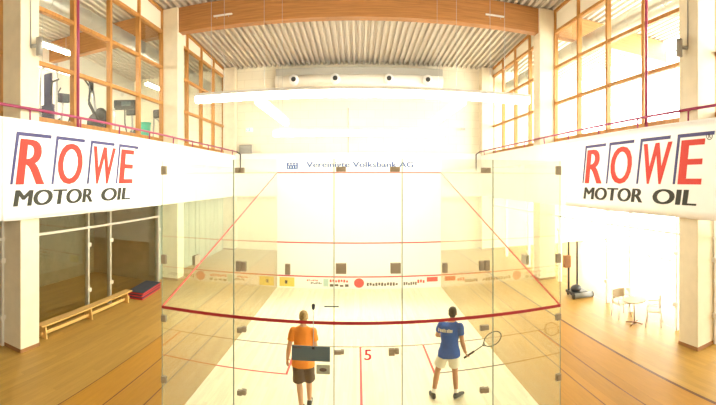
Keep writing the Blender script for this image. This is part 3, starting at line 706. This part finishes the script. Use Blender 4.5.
def person(label, loc, rz, J, skin, shirt, shorts, hair, sleeve, short_z, hem_z, sock, yaw=0, pitch=0, hair_long=0., print_=False, grip_r=False):
    root = empty('person', loc, rz); tag(root, label, 'person')
    b = MB()
    P = J['pelvis']; C = J['chest']; N = J['neck']; H = J['head']
    def tl(t): return V(P).lerp(V(C), t)
    # torso
    rings = lambda g: [(P[0], P[1], P[2] - .10, .10 + g, .09 + g), (P[0], P[1], P[2] - .03, .165 + g, .118 + g), (*tl(.18)[:2], tl(.18).z, .165 + g, .112 + g),
        (*tl(.45)[:2], tl(.45).z, .148 + g, .10 + g), (*tl(.75)[:2], tl(.75).z, .168 + g, .112 + g), (C[0], C[1], C[2], .172 + g, .115 + g),
        (C[0], C[1], C[2] + .09, .155 + g, .095 + g), (N[0], N[1] - .012, N[2] - .035, .10 + g * .6, .07 + g * .5), (N[0], N[1], N[2] + .0, .06, .06)]
    b.loft(rings(0)); b.cap(V(N) - V((0, .01, .05)), V(N).lerp(V(H), .6), .06, .052)
    f, R = head(b, H, yaw, pitch)
    for s in 'LR':
        sh, el, wr, hd = J['sh' + s], J['el' + s], J['wr' + s], J['hd' + s]
        b.ball(sh, .062); b.cap(sh, el, .055, .042); b.cap(el, V(el).lerp(V(wr), .35), .042, .045); b.cap(V(el).lerp(V(wr), .35), wr, .045, .028)
        sg = -1 if s == 'L' else 1
        hand(b, wr, V(hd) - V(wr), J.get('th' + s, (0, 1, 0)), grip_r and s == 'R')
        hp, kn, an, toe = J['hp' + s], J['kn' + s], J['an' + s], J['to' + s]
        b.cap(hp, kn, .092, .058); m = V(kn).lerp(V(an), .3); b.cap(kn, m, .055, .058); b.cap(m, an, .058, .036)
        b.cap(an, V(toe), .036, .03); b.ball(V(an) + V((0, -.01, -.03)), .036)
    body = remesh(b, 'body', skin, root, .0065, 3)
    # eyes and lips
    for s in (-1, 1):
        e = MB(); e.ball(f(s * .032, .0725, .008), .0125, 12); eo = e.build('eye', 'eye', root, None, True)
        e = MB(); e.ball(f(s * .032, .0805, .008), .0068, 10); e.build('iris', 'iris', eo, None, True)
    e = MB(); e.ball(f(0, .096, -.062), (.022, .006, .006), 10, R); e.build('lips', 'lip', root, None, True)
    # hair
    h = MB(); h.ball(f(0, -.026, .052), (.084, .094, .084), 20, R); h.ball(f(0, -.05, .0), (.076, .066, .075 + hair_long), 16, R)
    for s in (-1, 1): h.ball(f(s * .07, -.015, .03), (.016, .035, .03 + hair_long), 10, R)
    h.ball(f(0, .045, .092), (.06, .035, .026), 12, R)
    remesh(h, 'hair', hair, root, .009, 3, .008)
    # shirt
    t = MB(); rr = rings(.024)[1:]; x, y, z, rx, ry = rr[0]
    rr = [(P[0], P[1], hem_z, rx + .036, ry + .042), (P[0], P[1], (hem_z + rr[1][2]) / 2, rx + .026, ry + .036)] + rr[1:-1] + [(N[0], N[1] - .004, N[2] - .012, .074, .068)]
    t.loft(rr)
    for s in 'LR':
        sh, el = V(J['sh' + s]), V(J['el' + s]); en = sh.lerp(el, sleeve); t.ball(sh, .070); t.cyl(sh, en, .070, .074, 18)
        t.ball(sh.lerp(V(C), .35) + V((0, 0, .015)), .078)
    so = remesh(t, 'shirt', shirt, root, .011, 5, .022)
    # shorts
    t = MB(); t.loft([(P[0], P[1], P[2] - .13, .155, .125), (P[0], P[1], P[2] - .05, .176, .125), (P[0], P[1], P[2] + .05, .160, .108)])
    for s in 'LR':
        hp, kn, an = V(J['hp' + s]), V(J['kn' + s]), V(J['an' + s]); k = (hp.z - short_z) / (hp.z - kn.z)
        en = hp.lerp(kn, k) if k <= 1 else kn.lerp(an, (kn.z - short_z) / (kn.z - an.z))
        if k > 1: t.cyl(hp, kn, .110, .105, 20); t.ball(kn, .103); t.cyl(kn, en, .105, .105, 20)
        else: t.cyl(hp, en, .110, .12, 20)
        t.ball(hp, .108)
    remesh(t, 'shorts', shorts, root, .011, 3, .016)
    # socks and shoes
    for s in 'LR':
        kn, an, toe = V(J['kn' + s]), V(J['an' + s]), V(J['to' + s]); d = (toe - an); d.z = 0; d.normalize(); n = V((-d.y, d.x, 0))
        k = MB(); k.cap(an + (kn - an) * sock, an, .046, .044); remesh(k, 'sock', 'sock', root, .008, 2)
        hl = V((an.x, an.y, an.z - .075)) - d * .035
        w = MB(); lift = an.z - .085
        w.cap(hl + V((0, 0, .045)), hl + d * .15 + V((0, 0, .038)), .043, .042); w.cap(hl + d * .15 + V((0, 0, .036)) + n * .008, hl + d * .235 + V((0, 0, .026)) , .042, .03)
        w.cap(hl + V((0, 0, .05)), an + V((0, 0, .015)), .045, .047); w.cap(hl + d * .09 + V((0, 0, .06)), an + V((0, 0, .0)), .04, .045)
        shoe = remesh(w, 'shoe', 'shoe', root, .008, 3)
        q = MB(); pts = []
        for a in range(20):
            u = 2 * PI * a / 20; px = .1 + .142 * math.cos(u); py = (.046 if px > .1 else .04) * math.sin(u)
            pts.append(hl + d * px + n * py + V((0, 0, -.009)))
        q.poly(pts, (0, 0, .018)); q.build('sole', 'sole', shoe)
    if print_:
        # lettering across the upper back, wrapped on the shirt
        body_y = lambda x: C[1] - .151 + 1.9 * (x - C[0]) ** 2
        m = MB(); x0 = -.15
        for k in range(9):
            xa = x0 + k * .031; xb = xa + (.024 if k % 4 else .016); za = C[2] + .04 + (.012 if k % 3 == 0 else 0); zb = C[2] - .005
            m.poly([(xa, body_y(xa) - .012, zb), (xb, body_y(xb) - .012, zb), (xb + .004, body_y(xb) - .012 + .012, za), (xa + .004, body_y(xa) - .012 + .012, za)], (0, .02, 0))
        m.build('back_print', 'sock', so)
    return root

FZ = .006
J1 = dict(pelvis=(0, 0, .97), chest=(0, .03, 1.36), neck=(0, .035, 1.54), head=(.005, .055, 1.68),
    shL=(-.192, .02, 1.435), elL=(-.262, -.03, 1.14), wrL=(-.30, .02, .885), hdL=(-.31, .06, .785), thL=(.3, 1, 0),
    shR=(.192, .02, 1.435), elR=(.235, .02, 1.15), wrR=(.15, .25, 1.10), hdR=(.10, .35, 1.10), thR=(0, 0, 1),
    hpL=(-.095, 0, .93), knL=(-.07, -.02, .5), anL=(.01, -.27, .13), toL=(.015, -.14, .045),
    hpR=(.095, 0, .93), knR=(.105, .08, .5), anR=(.115, .06, .09), toR=(.125, .21, .035))
person('player in an orange shirt and dark shorts, walking away from the back glass', (-1.09, 7.48, FZ), 0, J1, 'skin', 'orange', 'shorts_dark', 'hair_blond', .62, .50, .80, .05, 0.0, -.08, .02)
# second player: facing away, turned to the right
J2 = dict(pelvis=(.06, 0, .95), chest=(.09, .05, 1.33), neck=(.12, .07, 1.50), head=(.14, .09, 1.64),
    shL=(-.095, .10, 1.405), elL=(-.16, .24, 1.16), wrL=(-.02, .40, 1.08), hdL=(.06, .46, 1.08), thL=(0, 0, 1),
    shR=(.275, .0, 1.405), elR=(.315, -.02, 1.11), wrR=(.385, .06, .87), hdR=(.42, .09, .785), thR=(-.3, .6, .6),
    hpL=(-.03, .02, .92), knL=(-.16, .10, .52), anL=(-.25, -.02, .10), toL=(-.29, .12, .035),
    hpR=(.15, -.01, .92), knR=(.18, .06, .50), anR=(.20, -.02, .09), toR=(.31, .08, .035))
px, py, prz = 1.645, 7.66, -.15
person('player in a blue shirt and white shorts holding a racket', (px, py, FZ), prz, J2, 'skin2', 'bluecot', 'shorts_white', 'hair_dark', .55, .63, .84, .22, -.25, -.05, 0., True, True)

# racket in the second player's hand
Rz = Matrix.Rotation(prz, 4, 'Z'); grip = V((px, py, FZ)) + Rz @ V((.425, .10, .775))
rk = empty('squash_racket', grip); rk.scale = (1.2, 1.2, 1.2); tag(rk, 'squash racket held out by the player in blue', 'racket')
d = V((.86, -.10, .50)).normalized(); n_ = V((.1, -1, .1)); n_ = (n_ - d * n_.dot(d)).normalized(); t_ = d.cross(n_)
RM = Matrix((( t_.x, n_.x, d.x, 0), (t_.y, n_.y, d.y, 0), (t_.z, n_.z, d.z, 0), (0, 0, 0, 1)))
def rb(mb): mb.bm.transform(RM); return mb
rb(MB().cyl((0, 0, -.06), (0, 0, .14), .016)).build('grip', 'rubber', rk, None, True)
rb(MB().cyl((0, 0, .14), (0, 0, .33), .009)).build('shaft', 'racket', rk, None, True)
fr = MB(); pts = [(.108 * math.sin(a), 0, .50 - .16 * math.cos(a)) for a in [2 * PI * k / 32 for k in range(33)]]; fr.path(pts, .008, 8)
fr.path([(0, 0, .30), (.07, 0, .385)], .007, 8); fr.path([(0, 0, .30), (-.07, 0, .385)], .007, 8); rb(fr).build('frame', 'racket', rk, None, True)
st = MB()
for k in range(-6, 7):
    x = k * .0155; h = .155 * math.sqrt(max(0, 1 - (x / .105) ** 2)); st.cyl((x, 0, .5 - h), (x, 0, .5 + h), .0012, n=4)
for k in range(-8, 9):
    z = k * .018; w = .103 * math.sqrt(max(0, 1 - (z / .158) ** 2)); st.cyl((-w, 0, .5 + z), (w, 0, .5 + z), .0012, n=4)
rb(st).build('strings', 'string', rk)
o = MB().ball((0, 0, 0), .022, 20).build('squash_ball', 'ball', None, (3.02, 8.42, .028), True); tag(o, 'small black squash ball on the floor near the glass side wall', 'ball')

# ------------------------------------------------------------------ world, camera, render settings
w = bpy.data.worlds.new('World'); S.world = w; w.use_nodes = True
bg = w.node_tree.nodes['Background']; bg.inputs[0].default_value = (1, .97, .90, 1); bg.inputs[1].default_value = 6.8
pt = bpy.data.lights.new('window_portal', 'AREA'); pt.shape = 'RECTANGLE'; pt.size = YE - YBK; pt.size_y = ZC; pt.cycles.is_portal = True
po = bpy.data.objects.new('window_portal', pt); COL.objects.link(po); po.location = (XO - .02, (YE + YBK) / 2, ZC / 2)
po.rotation_euler = (PI / 2, 0, PI / 2)
cam = bpy.data.cameras.new('camera'); co = bpy.data.objects.new('camera', cam); COL.objects.link(co)
co.location = (CX, 0, CZ); co.rotation_euler = (PI / 2, 0, 0)
F, UC, VH = 402., 357., 180.2
cam.type = 'PANO'
for tgt in (cam,):
    try:
        tgt.panorama_type = 'CENTRAL_CYLINDRICAL'
        tgt.central_cylindrical_range_u_min = -UC / F; tgt.central_cylindrical_range_u_max = (716 - UC) / F
        tgt.central_cylindrical_range_v_min = -(405 - VH) / F; tgt.central_cylindrical_range_v_max = VH / F
        tgt.central_cylindrical_radius = 1.0
    except Exception as ex: print('pano', ex)
S.camera = co
vs = S.view_settings; vs.view_transform = 'Standard'; vs.look = 'None'; vs.gamma = 1; vs.use_curve_mapping = False; vs.exposure = 1.65
S.cycles.transparent_max_bounces = 40; S.cycles.max_bounces = 10; S.cycles.diffuse_bounces = 5; S.cycles.glossy_bounces = 5
S.cycles.caustics_reflective = False; S.cycles.caustics_refractive = False; S.cycles.sample_clamp_indirect = 8
